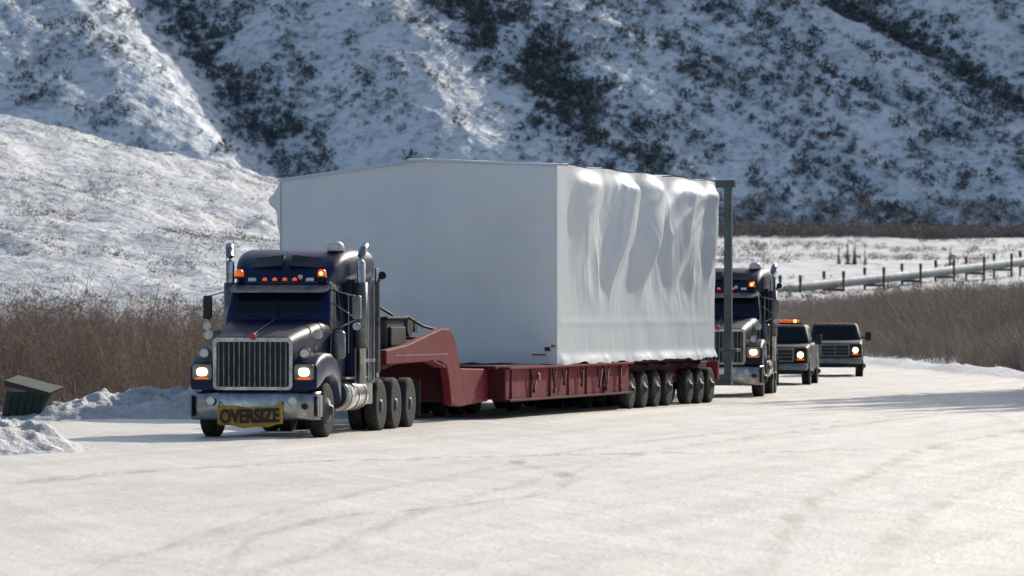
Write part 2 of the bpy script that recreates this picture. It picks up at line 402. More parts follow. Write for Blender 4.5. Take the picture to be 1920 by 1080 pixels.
N=110000
X=rng.uniform(-175,175,N); Y=rng.uniform(1168,1350,N); Zp=20+(Y-1175)*SL
nn=X*.52+Zp*.85; ttn=X*.85-Zp*.52
streak=ridged((nn+(fbm(X/30,Zp/30,3,41)-.5)*10)/5,ttn/26,3,55)
patch=fbm(X/8,Zp/6,4,58)
rightw=sst((X+10)/40)
D=.03+.45*np.clip(patch-.54,0,1)*2*(1-rightw*.3)+rightw*np.clip((streak-.52)*2.2,0,.5)
D=D+1.4*np.exp(-(seg_d(X,Zp,[(-88,90),(-76,74),(-62,56),(-52,44),(-44,32)])/5.2)**2)*(patch>.39)
D=D+.4*np.exp(-(seg_d(X,Zp,[(-70,80),(-50,66),(-44,50)])/7)**2)*(patch>.46)
D=D+2.4*np.exp(-(seg_d(X,Zp,[(-16,82),(-8,76),(2,68),(12,56)])/7.5)**2)*(patch>.40)
D=D+1.8*np.exp(-(seg_d(X,Zp,[(8,62),(14,52),(34,40)])/4.8)**2)*(patch>.45)
D=D+2.0*np.exp(-(seg_d(X,Zp,[(84,86),(112,67),(135,52)])/3.2)**2)
D=D+.5*np.exp(-((X+110)/14)**2-((Zp-52)/9)**2)*(patch>.5)
k=rng.uniform(0,1,N)<D*.42
X=X[k];Y=Y[k]; S=rng.lognormal(-.45,.45,len(X))
ST=[shrub_t(34,1.1,1.9,.22,i) for i in range(5)]
scatter('mountain_shrubs',ST,np.stack([X,Y,mtn(X,Y)-.1],1),np.clip(S,.25,2.0),M_shrub)
print('mtn shrubs',len(X))
n=7000; X=rng.uniform(15,170,n); Y=rng.uniform(1110,1190,n)
Z=np.maximum(ground(X,Y),mtn(X,Y))
scatter('foothill_brush',[shrub_t(40,1.3,2.6,.16,40+i) for i in range(3)],np.stack([X,Y,Z],1),rng.uniform(.5,1.1,n),M_foot)
n=2400; X=rng.uniform(25,115,n); Y=rng.uniform(520,1090,n); kk=fbm(X/14,Y/40,3,91)>np.interp(Y,[520,620,800,1090],[.40,.5,.54,.5]); X=X[kk];Y=Y[kk]
scatter('tundra_brush',[shrub_t(30,1.2,1.6,.14,60+i) for i in range(3)],np.stack([X,Y,ground(X,Y)],1),rng.uniform(.3,1.0,len(X)),M_foot)
n=30000; X=rng.uniform(-90,-8,n); Y=rng.uniform(262,600,n); kk=rng.uniform(0,1,n)<np.clip((fbm(X/8,Y/14,3,95)-.34)*2.6,.06,1)*np.interp(Y,[262,420,600],[1.3,1,.6]); X=X[kk];Y=Y[kk]
scatter('hill_tufts',[shrub_t(12,.45,.38,.06,80+i) for i in range(4)],np.stack([X,Y,hill(X,Y)],1),rng.uniform(.3,1.1,len(X))*np.interp(Y,[262,330,600],[2.8,1.15,1]),M_foot)

def spruce(loc,h,seed,name='spruce_tree'):
    g=np.random.default_rng(seed); e=empty(name,loc)
    tube('trunk',[(0,0,-.3),(0,0,h*.5),(0.05,0,h)],[h*.018,h*.011,.01],M_bark,e,7)
    V=[];F=[]
    z=h*.05
    while z<h*.98:
        rad=(1-z/h)**.85*h*.17*g.uniform(.75,1.15)+.08
        nb=int(11+7*(1-z/h))
        for i in range(nb):
            a=g.uniform(0,6.283); L=rad*g.uniform(.6,1.1); d=np.array([math.cos(a),math.sin(a),0]); s=np.array([-d[1],d[0],0])
            for q in range(5):
                t=q/5; c=d*L*t+np.array([0,0,z-L*.3*t]); w=L*.24*(1.15-t)
                for sg in (-1,1):
                    o=len(V); V+= [c,c+d*L*.28+np.array([0,0,-.03]),c+d*L*.18+s*sg*w*g.uniform(.7,1.3)+np.array([0,0,-w*.5])]; F.append((o,o+1,o+2))
        z+=h*.024*g.uniform(.8,1.3)
    fastmesh('foliage',np.array(V),np.array(F),M_needle,e)
    return e
for i,(x,y,h) in enumerate([(18.6,149,15.5),(20.4,145,16),(19.4,141,14),(21.5,138,14.5),(23,148,17),(22.5,134,13),(24.5,142,16),(20.6,152,16),(25.5,136,14),(27,145,16.5),(20.2,135,11.5),(28.5,139,15),
   (18.9,144.5,15),(19.0,153,17),(21.8,142,16),(22.4,152,17.5),(23.6,145,17),(25.5,149,18),(20.8,131,10),(23.8,130,12),(27,132,14),(21.0,148.5,17)]):  # unseen trees added off-frame right to cast the shadow band on the road
    spruce((x,y,float(ground(np.array(x),np.array(float(y))))-.1),h,i)
for i,(x,y,h) in enumerate([(56,850,3.6),(57.4,848,4.6),(59,853,4.0),(58.3,846,3.2),(60.5,850,2.8),(76,860,3.6)]):
    spruce((x,y,float(ground(np.array(float(x)),np.array(float(y))))-.1),h,50+i)

# ------------------------------------------------------------------ snow berms
def berm(cx,cy,lx,ly,h,seed,prof=None,rot=0):
    xs=np.linspace(-lx/2,lx/2,int(lx/.06)); ys=np.linspace(-ly/2,ly/2,int(ly/.07))
    X,Y=np.meshgrid(xs,ys); u=X/lx*2; v=Y/ly*2
    env=np.clip(1-np.abs(v)**2,0,1)*np.clip(1-np.abs(u)**6,0,1)
    if prof: env=env*np.interp(u,[p[0] for p in prof],[p[1] for p in prof])
    Z=h*env*(.15+1.2*fbm(X/.9,Y/.9,3,seed))+env*.45*h*(ridged(X/.32,Y/.32,3,seed+5)-.4)-.06
    c,s=math.cos(rot),math.sin(rot)
    co=np.stack([cx+X*c-Y*s,cy+X*s+Y*c,Z+.02],-1).reshape(-1,3)
    return gridmesh('snow_berm',co,len(xs),len(ys),M_berm)
berm(-7.9,112.5,9,4.2,1.0,3,[(-1,.1),(-.7,.35),(-.35,.6),(0,.85),(.35,1.15),(.6,.95),(1,.8)])
berm(-9.9,86.0,5.8,6,1.05,11,[(-1,1),(-.2,1),(.25,.8),(.7,.35),(1,.1)])

# waste bin
b=empty('trash_bin',(-10.95,111.5,.0),R(-14))
ringloft('body',[[(x,y,z) for x,y in rr(-.46+dx,.46+dx,-.35,.35,.04)] for z,dx in ((.0,0),(.66,.14))],M_green,b)
box('lid',(.2,0,.80),(1.1,.86,.07),M_green,b,.02,rot=(R(8),R(14),0))
box('lid_rim',(.17,-.40,.71),(1.04,.05,.08),M_frame,b,.01,rot=(0,R(13),0))
for i in range(5): box('rib_%d'%i,(-.3+i*.17+.07,-.372,.34),(.03,.03,.5),M_green,b,.005,rot=(0,R(12),0))
box('skid',(0,0,.03),(1.0,.8,.06),M_frame,b,.01)

# ------------------------------------------------------------------ semi truck
def semi(loc,rz,paint,hoodp,drives=(6.0,7.4,8.8)):
    e=empty('semi_truck',loc,rz)
    V=[];F=[]; zs=[.36,.42,.62,.84,.9]; off=[.05,.0,-.01,0,.05]; xs=np.linspace(-1.27,1.27,25)
    for j,z in enumerate(zs):
        for x in xs: V.append((x,.02+off[j]+.30*(abs(x)/1.27)**4+.04*(x/1.27)**2,z))
    nx=len(xs)
    for j in range(len(zs)-1):
        for i in range(nx-1): F.append((j*nx+i,j*nx+i+1,(j+1)*nx+i+1,(j+1)*nx+i))
    o=mo('bumper',V,F,M_chrome,e,True); sm=o.modifiers.new('s','SOLIDIFY'); sm.thickness=.03
    for sx in (-1,1):
        lathe('fog_lamp',[(.085,0),(.09,-.03),(.07,-.045)],(sx*.8,.04,.72),M_lens,e,'y',20)
        box('tow_pin',(sx*.36,-.0,.5),(.09,.06,.12),M_black,e,.02)
        box('bumper_end_cap',(sx*1.24,.42,.62),(.03,.4,.42),M_dull,e,.02)
    lathe('bumper_mark',[(.06,0),(.055,-.012)],(1.03,.10,.62),M_black,e,'y',16)
    ringloft('grille_surround',[[(x,y,z) for x,z in rr(-.78,.78,.93,1.93,.09)] for y in (.12,.3)],M_chrome,e)
    ringloft('grille_cavity',[[(x,y,z) for x,z in rr(-.71,.71,.99,1.85,.05)] for y in (.105,.2)],M_black,e)
    for i in range(14):
        x=-.66+i*1.32/13; box('grille_bar_%d'%i,(x,.09,1.42),(.028,.035,.86),M_dull,e,.01)
    lathe('hood_emblem',[(.07,0),(.065,-.02)],(0,.11,1.955),M_redmark,e,'y',16)
    ringloft('hood',[yring(.16,.78,1.0,1.93,.14,crown=.05),yring(.5,.83,1.0,2.0,.16,crown=.06),yring(1.0,.90,1.0,2.08,.18,crown=.07),yring(1.6,.98,1.0,2.17,.18,crown=.07),yring(2.15,1.04,1.0,2.26,.18,crown=.07)],hoodp,e)
    box('hood_seam',(0,1.1,2.145),(.02,1.7,.02),M_dull,e,.004,rot=(R(9.5),0,0))
    for sx in (-1,1):
        cx=sx*.97
        ringloft('fender',[yring(.2,.27,.93,1.42,.07,cx),yring(.45,.30,.98,1.56,.1,cx),yring(.9,.31,1.14,1.64,.12,cx),yring(1.4,.31,1.16,1.63,.12,cx),yring(1.85,.30,1.0,1.5,.12,cx),yring(2.2,.28,.62,1.2,.1,cx)],paint,e)
        ringloft('headlight_bezel',[[(x+sx*1.0,y,z) for x,z in rr(-.19,.19,1.12,1.42,.05)] for y in (.14,.22)],M_dull,e)
        ringloft('headlight_lens',[[(x+sx*1.0,y,z) for x,z in rr(-.10,.10,1.20,1.35,.06)] for y in (.115,.16)],M_head,e)
        box('turn_signal',(sx*1.0,.13,1.15),(.26,.03,.035),M_amber,e,.01)
        lathe('aux_lamp',[(.05,.1),(.12,.03),(.125,-.01),(.10,-.03)],(sx*.98,.28,1.63),M_dull,e,'y',20)
        lathe('aux_lamp_lens',[(.1,0),(.07,-.02)],(sx*.98,.245,1.63),M_lens,e,'y',20)
        lathe('fender_mirror',[(.02,.08),(.09,.03),(.10,0),(.09,-.01)],(sx*1.08,.95,1.98),M_chrome,e,'y',16)
        tube('fender_mirror_arm',[(sx*1.02,.9,1.6),(sx*1.08,1.0,1.95)],.012,M_chrome,e,6)
        wheel(e,sx*1.07,1.25,.53,.30,sx,name='steer_wheel')
        ringloft('mirror',[[(x+sx*1.50,2.5+dy,z) for x,z in rr(-.08,.08,2.28,2.74,.04)] for dy in (-.05,.05)],M_frame if sx<0 else M_dull,e)
        tube('mirror_arm_top',[(sx*1.0,2.45,2.85),(sx*1.5,2.48,2.72)],.016,M_chrome,e,6)
        tube('mirror_arm_low',[(sx*1.03,2.4,2.05),(sx*1.5,2.48,2.28)],.016,M_chrome,e,6)
        tube('mirror_brace',[(sx*1.03,2.4,2.6),(sx*1.5,2.48,2.28)],.012,M_chrome,e,6)
        lathe('spot_mirror',[(.02,.06),(.08,.02),(.08,-.01)],(sx*1.5,2.47,2.14),M_chrome,e,'y',14)
        X=sx*1.33; yS=3.62
        tube('exhaust_stack',[(X,yS,1.0),(X,yS,3.40),(X,yS,3.52),(X+sx*.02,yS+.06,3.64),(X+sx*.05,yS+.18,3.72)],[.085,.085,.08,.08,.085],M_chrome,e,14)
        tube('exhaust_shield',[(X,yS,1.7),(X,yS,3.0)],.125,M_dull,e,16)
        tube('air_cleaner',[(sx*1.2,2.2,1.5),(sx*1.2,2.2,1.56),(sx*1.2,2.2,2.0),(sx*1.2,2.2,2.06)],[.09,.14,.14,.09],M_dull,e,18)
        tube('fuel_tank',[(sx*.98,2.75,.78),(sx*.98,2.8,.78),(sx*.98,4.5,.78),(sx*.98,4.55,.78)],[.26,.31,.31,.26],M_chrome,e,22)
        for yy_ in (3.0,3.65,4.3): tube('tank_strap',[(sx*.98,yy_-.03,.78),(sx*.98,yy_+.03,.78)],.32,M_dull,e,22)
        box('step',(sx*1.1,3.6,1.12),(.3,1.9,.04),M_dull,e,.01)
        box('tool_box',(sx*.95,4.95,.85),(.5,.6,.55),M_dull,e,.03)
        for k,yd in enumerate(drives):
            wheel(e,sx*1.08,yd,.53,.27,sx,True,'drive_wheel_%d'%k)
        box('mud_flap',(sx*.95,drives[-1]+.75,.62),(.6,.02,.75),M_black,e,.005)
        box('cab_grab_rail',(sx*1.1,3.5,2.2),(.03,.03,1.2),M_chrome,e,.01)
    ringloft('cab',[zring(1.0,2.1,3.6,1.03,.1),zring(2.28,2.1,3.6,1.05,.1),zring(2.95,2.42,3.6,.99,.12),zring(3.02,2.5,3.6,.93,.12)],paint,e)
    ringloft('windshield',[zring(2.27,2.1,2.5,.93,.09),zring(2.86,2.362,2.6,.885,.09)],M_glass,e)
    box('windshield_post',(0,2.225,2.585),(.035,.02,.6),paint,e,.005,rot=(R(-25),0,0))
    ringloft('side_windows',[zring(2.25,2.5,3.25,1.062,.05),zring(2.82,2.7,3.25,1.012,.05)],M_glass,e)
    for sx in (-1,1): tube('wiper',[(sx*.15,2.09,2.30),(sx*.6,2.11,2.36)],.01,M_black,e,5)
    ringloft('sun_visor',[[(x,y,z-(y-2.3)*-.35) for x,y in rr(-.98,.98,2.12,2.5,.12)] for z in (2.86,2.9)],M_dull,e)
    ringloft('sleeper',[zring(1.0,3.62,5.5,1.2,.08),zring(3.05,3.62,5.5,1.2,.08)],paint,e)
    ringloft('roof_fairing',[yring(2.56,.9,2.9,3.06,.06,crown=.02),yring(2.8,.99,2.9,3.28,.12,crown=.04),yring(3.1,1.07,2.92,3.46,.17,crown=.06),yring(3.5,1.14,2.95,3.58,.2,crown=.07),yring(4.0,1.2,3.0,3.63,.22,crown=.07),yring(5.35,1.2,3.0,3.63,.22,crown=.07),yring(5.5,1.15,3.0,3.55,.2,crown=.05)],paint,e)
    for sx in (-1,1):
        V=[(sx*.08,2.77,3.31),(sx*.72,2.80,3.26),(sx*.70,3.12,3.455),(sx*.08,3.09,3.52)]
        o=mo('roof_window',V,[(0,1,2,3)],M_glass,e); s=o.modifiers.new('s','SOLIDIFY'); s.thickness=.05; s.offset=0
        for q in range(4): box('side_trim_%d'%q,(sx*1.205,3.8+q*.5,2.0),(.025,.06,1.9),M_dull,e,.005)
        box('sleeper_window',(sx*1.205,4.5,2.55),(.02,.5,.4),M_glass,e,.01)
        box('sleeper_side_stripe',(sx*1.208,4.6,1.45),(.02,1.6,.07),M_dull,e,.005)
        box('side_extender',(sx*1.2,5.62,2.2),(.04,.26,2.2),M_dull,e,.015)
        tube('rear_snorkel',[(sx*1.3,5.3,1.2),(sx*1.3,5.3,3.0),(sx*1.36,5.2,3.1)],[.04,.04,.04],M_dull,e,8)
        lathe('rear_work_lamp',[(.04,.1),(.08,.03),(.08,-.04)],(sx*1.42,5.15,3.15),M_black,e,'y',14)
        xb=-.86 if sx<0 else .80
        tube('beacon_post',[(xb,2.5,2.98),(xb,2.5,3.1)],.03,M_black,e,8)
        lathe('beacon_base',[(.1,0),(.1,.04)],(xb,2.5,3.07),M_black,e,'z',16)
        lathe('beacon',[(.09,0),(.085,.09),(.05,.14)],(xb,2.5,3.11),M_amber,e,'z',16)
        box('roof_lamp',(sx*.58,2.42,3.05),(.16,.08,.07),M_lens,e,.02)
    lathe('beacon_bulb',[(.035,0),(.035,.03)],(.80,2.40,3.17),M_amberlit,e,'y',10)
    for i in range(4): 
        lathe('marker_lamp_%d'%i,[(.05,0),(.045,.04),(.02,.06)],(-.33+i*.2,2.42,3.03),M_amber,e,'z',12)
    lathe('satellite_dome',[(.17,0),(.175,.06),(.15,.14),(.08,.19)],(.82,3.6,3.62),M_white,e,'z',20)
    tube('air_horn',[(.35,2.55,3.1),(.35,2.9,3.12)],[.05,.02],M_chrome,e,12)
    for sx in (-1,1): tube('antenna',[(sx*1.1,2.5,2.9),(sx*1.13,2.53,3.75)],.008,M_black,e,5)
    yE=drives[-1]+.8
    for sx in (-1,1): box('frame_rail',(sx*.42,(yE+.6)/2,.92),(.1,yE-.6,.28),M_frame,e,.01)
    for yd in drives: tube('axle',[(-1.0,yd,.53),(1.0,yd,.53)],.09,M_frame,e,8)
    tube('steer_axle',[(-.95,1.25,.5),(.95,1.25,.5)],.07,M_frame,e,8)
    box('engine_pan',(0,1.4,.8),(.9,1.8,.5),M_frame,e,.05)
    lathe('fifth_wheel',[(.5,0),(.5,.06)],(0,(drives[0]+drives[-1])/2,1.08),M_frame,e,'z',20)
    box('rear_deck',(0,5.9,1.1),(1.4,.7,.05),M_dull,e,.01)
    return e
semi((-4.97,94.5,.03),R(-11),M_navy,M_hood)
semi((5.72,138.2,.03),R(-6.5),M_navy2,M_navy2,(5.6,7.0))

# Oversize sign banner
s=empty('oversize_sign',(-4.97,94.5,.03),R(-11))
xs=np.linspace(-.64,.64,40); zs=np.linspace(0,.38,8)
V=[(x,-.085+.014*math.sin(x*9)+.012*math.sin(x*23+z*8),.22+z+.07*(x/.64)**2+.014*math.sin(x*14)) for z in zs for x in xs]
F=[(j*40+i,j*40+i+1,(j+1)*40+i+1,(j+1)*40+i) for j in range(7) for i in range(39)]
o=mo('banner_cloth',V,F,M_yellow,s,True); sm=o.modifiers.new('s','SOLIDIFY'); sm.thickness=.008
cu=bpy.data.curves.new('lettering','FONT'); cu.body='OVERSIZE'; cu.size=.36; cu.align_x='CENTER'; cu.align_y='CENTER'; cu.extrude=.006; cu.offset=.014
to=bpy.data.objects.new('lettering',cu); sc.collection.objects.link(to); to.parent=s; to.location=(0.0,-.13,.43); to.rotation_euler=(R(90),R(-1.5),0)
to.data.materials.append(M_ink)
bpy.context.view_layer.update()
w=to.dimensions.x; to.scale=(1.17/max(w,.1),1,1)
for sx in (-1,1): tube('tie_strap',[(sx*.6,-.07,.6),(sx*.62,.0,.72)],.012,M_black,s,5)

# ------------------------------------------------------------------ trailer
A=R(-15)
tr=empty('lowboy_trailer',(1.05,115,0.03),A)
c0=-1.75
prof=[(-12.6,1.32),(-12.6,1.62),(-11.0,1.72),(-9.2,1.95),(-8.3,2.06),(-7.7,2.04),(-7.3,1.85),(-7.05,1.5),(-6.9,1.18),(-4.6,1.14),(-4.6,.42),(-6.9,.34),(-7.6,.4),(-7.75,.9),(-8.0,1.25),(-8.6,1.36)]
for nm,xa in (('neck_side',-.5),('neck_side_far',-3.0)):
    V=[(xa-.09,y,z) for y,z in prof]+[(xa+.09,y,z) for y,z in prof]; n_=len(prof)
    F=[tuple(range(n_)),tuple(range(n_,2*n_))]+[(i,(i+1)%n_,(i+1)%n_+n_,i+n_) for i in range(n_)]
    o=mo(nm,V,F,M_red,tr); fixn(o); bv=o.modifiers.new('b','BEVEL'); bv.width=.025; bv.segments=2; bv.limit_method='ANGLE'
box('neck_flange',(-.5,-8.7,1.30),(.26,1.0,.04),M_red,tr,.01,rot=(R(-9),0,0))
box('neck_plate',(c0,-10.3,1.50),(2.32,4.4,.18),M_reddk,tr,.03,rot=(R(6),0,0))
box('neck_hump_plate',(c0,-7.75,1.72),(2.3,.7,.3),M_reddk,tr,.05)
box('neck_bulkhead',(c0,-7.25,.95),(2.3,.2,1.0),M_reddk,tr,.03)
for i in range(24): box('reflector_%d'%i,(-.405,-11.9+i*.17,1.50),(.012,.06,.022),M_white,tr,.003)
box('power_unit',(c0+.2,-10.6,1.95),(1.5,1.4,.62),M_frame,tr,.08)
box('power_unit_lid',(c0+.2,-10.6,2.29),(1.6,1.5,.06),M_black,tr,.02)
box('power_unit_side',(c0+.98,-10.6,1.9),(.08,1.1,.4),M_black,tr,.02)
tube('hydraulic_tank',[(c0-.7,-9.3,2.10),(c0+.9,-9.3,2.10)],.22,M_frame,tr,16)
for k in range(9):
    a=random.uniform(-1,.9); h_=random.uniform(2.3,2.55); tube('hose_%d'%k,[(c0+a,-10.2,2.2),(c0+a+.1,-9.7,h_),(c0+a+.2,-8.9,h_-.2),(c0+a+.25,-8.3,2.05),(c0+a+.4,-7.7,2.0)],.03,M_black,tr,6)
tube('chain_roll',[(c0+.1,-8.5,2.12),(c0+.8,-8.5,2.12)],.14,M_frame,tr,10)
box('tool_crate',(c0-.5,-8.6,2.15),(.5,.5,.3),M_black,tr,.03)
box('deck_beam',(-.17,1.3,.8),(.3,11.6,.76),M_red,tr,.03)
box('deck_beam_top_flange',(-.12,1.3,1.155),(.44,11.7,.05),M_red,tr,.01)
box('deck_beam_low_flange',(-.12,1.3,.43),(.42,11.7,.05),M_reddk,tr,.01)
box('deck_beam_far',(-3.4,1.3,.8),(.3,11.6,.7),M_red,tr,.03)
box('deck_front_plate',(-1.78,-4.5,.8),(3.5,.12,.7),M_reddk,tr,.02)
box('deck_plate',(-1.78,5.7,1.17),(3.2,21,.07),M_reddk,tr,.01)
for i in range(7): box('beam_stiffener_%d'%i,(.0,-4.1+i*1.72,.79),(.03,.05,.66),M_red,tr,.005)
for i,y in enumerate([-2.6,-.6,.3,2.0,3.6,4.3,5.8]):
    a=random.uniform(.1,.35); b_=random.uniform(.55,.8)
    tube('strap_%d'%i,[(.04,y,1.1),(.06,y+a,b_),(.04,y+a*2.2,1.08)],.018,M_black,tr,6)
    box('tie_down_%d'%i,(.05,y+a,b_),(.06,.12,.1),M_frame,tr,.02)
lathe('red_lamp',[(.1,0),(.09,.06)],(.05,-2.0,.92),M_redmark,tr,'x',16)
box('rear_beam',(-.5,12.2,.95),(.3,10.4,.3),M_reddk,tr,.02)
box('rear_beam_far',(-3.0,12.2,.95),(.3,10.4,.3),M_reddk,tr,.02)
ax=[7.6,8.95,10.3,11.65,14.0,15.25,16.5]
for k,y in enumerate(ax):
    for x,sx in ((-.2,1),(-1.25,-1),(-3.4,-1),(-2.35,1)):
        wheel(tr,x,y,.47,.26,sx,False,'bogie_wheel_%d'%k)
    tube('bogie_axle_%d'%k,[(-3.3,y,.47),(-.3,y,.47)],.08,M_frame,tr,8)
for k,y in enumerate((-1.9,-.5,.9,4.6)):
    for x,sx in ((-2.3,1),(-3.5,-1)):
        wheel(tr,x,y,.47,.26,sx,False,'centre_wheel_%d'%k)
    tube('centre_axle_%d'%k,[(-3.3,y,.47),(-1.3,y,.47)],.08,M_frame,tr,8)
for k in range(9): box('outrigger_%d'%k,(-3.4,.6+k*1.9,1.1),(6.4,.2,.12),M_reddk,tr,.01)
box('rear_drawbar',(-1.7,19.0,.8),(.6,4.6,.3),M_reddk,tr,.03)
box('rear_bumper_beam',(-1.78,17.45,.85),(3.4,.2,.5),M_red,tr,.02)

# ------------------------------------------------------------------ wrapped load
ld=empty('wrapped_cargo_module',(1.05,115,0.03),A)
W=6.74; Ln=16.6; zb=1.2
def topz(x,y):
    t=-x/W; edge=5.83*(1-t)+5.53*t
    return edge+ .30*(1-abs(2*t-1)) + .05*np.sin(y*1.7)*(y>1)*.4
NZ=70
def wall(name,P0,P1,nrm,disp,n):
    s=np.linspace(0,1,n); h=np.linspace(0,1,NZ); co=np.zeros((NZ,n,3))
    x=P0[0]+(P1[0]-P0[0])*s; y=P0[1]+(P1[1]-P0[1])*s
    tz=np.array([topz(a,b_) for a,b_ in zip(x,y)])
    for j,t in enumerate(h):
        z=zb+(tz-zb)*t; d=disp(s,t)
        co[j,:,0]=x+nrm[0]*d; co[j,:,1]=y+nrm[1]*d; co[j,:,2]=z+ (((fbm(x*1.3+4,y*1.3,3,64)-.5)*.12) if t==0 else 0)
    return gridmesh(name,co.reshape(-1,3),n,NZ,M_wrap,ld)
def d_front(s,t):
    e=np.minimum(s,1-s); e=np.clip(e*14,0,1)
    v=.08*(fbm(s*4,np.full_like(s,t*3),3,70)-.5)*e*2+.05*e*math.sin(math.pi*t)
    v=v-.02*np.exp(-((s-.52)*90)**2)-.014*math.exp(-((t-.62)*60)**2)*e
    v=v+.045*e*(ridged(s*3+t,np.full_like(s,t*1.2),3,73)-.5)
    return v
def d_right(s,t):
    u=s*Ln; z=t*4.6
    start=sst((u-.8)/2.2)
    env=sst((z-.85)/1.6)*(1-.85*sst((z-4.15)/.45))
    ph=u/3.55+.16*math.sin(z*1.1)+.12*np.sin(u*.8)
    fr=ph-np.floor(ph)
    wdt=.16+.24*sst((z-1.5)/2.6)
    bulge=np.exp(-((fr-.5)/wdt)**2)
    big=.36*bulge*sst((z-1.4)/1.8)
    arc=ridged(u*.32+ .5*math.sin(z*.9)+2*vn(u*.3,np.full_like(u,z*.35),5),np.full_like(u,z*.2)+.3*np.sin(u*1.77),2,66,.4)
    folds=.24*(arc-.5)
    fine=.035*(ridged(u*1.2+.6*z,np.full_like(u,z*.3),3,69)-.5)
    low=.05*(fbm(u*.6,np.full_like(u,z*.8),3,71)-.5)*(1-env)
    hem=.10*(1-sst(z/.28))*(.4+fbm(u*1.5,np.full_like(u,0.),2,72))
    end=sst((1-s)*14)
    seam=.02*math.exp(-((z-.95)/.05)**2)
    return (start*env*(big+folds)+fine*(.35+env)*(.3+.7*start)+low+seam)*(.25+.75*end)*sst(s*60)+hem*sst(s*40)
def d_left(s,t): return .05*(fbm(s*11,np.full_like(s,t*3),3,80)-.5)
def d_back(s,t): return .05*(fbm(s*6,np.full_like(s,t*4),3,81)-.5)
wall('front_wrap',(-W,0),(0,0),(0,-1),d_front,200)
wall('side_wrap',(0,0),(0,Ln),(1,0),d_right,520)
wall('rear_wrap',(0,Ln),(-W,Ln),(0,1),d_back,60)
wall('far_side_wrap',(-W,0),(-W,Ln),(-1,0),d_left,100)
xs=np.linspace(-W-.04,.02,90); ys=np.linspace(-.07,Ln+.05,200)
Xg,Yg=np.meshgrid(xs,ys); Zg=np.vectorize(lambda a,b_:topz(min(0,max(-W,a)),b_))(Xg,Yg)+.02
Zg=Zg-.07*(1-sst((Yg+.07)/.10))+ .05*(fbm(Xg*.8,Yg*.8,3,84)-.5)*sst(Yg/1.0)
gridmesh('roof_wrap',np.stack([Xg,Yg,Zg],-1).reshape(-1,3),90,200,M_wrap,ld)
V=[];F=[]; n1=26; n2=40
for j in range(n2):
    t=j/(n2-1); z=5.56-1.9*t
    out=.40*np.interp(t,[0,.10,.22,.30,.40,.6,.8,1],[.05,.45,1.0,.95,.60,.36,.12,0])
    for i in range(n1):
        q=i/(n1-1)
        yy_=-.03+ (q*2.6 if q>.2 else q*q*13)
        pr=math.sin(min(1,q/.2)*math.pi/2)*(1-.5*max(0,q-.2))
        V.append((-W+.02-out*pr*(1+.10*math.sin(t*23+q*5)), yy_+.03*math.sin(t*17)*pr, z-.05*math.sin(q*9+t*6)*pr))
for j in range(n2-1):
    for i in range(n1-1): F.append((j*n1+i,j*n1+i+1,(j+1)*n1+i+1,(j+1)*n1+i))
mo('loose_flap',V,F,M_wrap,ld,True)
box('ridge_cap',(-W/2,.4,5.97),(.5,.9,.06),M_wrap,ld,.03)
box('red_strip',(-.42,-.075,1.42),(.34,.01,.035),M_redmark,ld,.002)
box('red_patch',(-.08,-.075,1.62),(.10,.01,.05),M_redmark,ld,.002)
box('id_patch',(-.22,-.075,1.55),(.13,.01,.09),M_ink,ld,.002)
gf=empty('steel_gantry',(1.05,115,0),A)
box('post',(-.2,19.2,3.15),(.2,.2,5.3),M_steel,gf,.02)
box('post_far',(-3.3,19.2,3.15),(.2,.2,5.3),M_steel,gf,.02)
box('crossbeam',(-1.75,19.2,5.88),(3.5,.22,.2),M_steel,gf,.02)
box('base_beam',(-1.75,19.2,.6),(3.3,.3,.3),M_steel,gf,.02)
box('base_step',(-.2,19.35,1.4),(.5,.5,.08),M_steel,gf,.02)

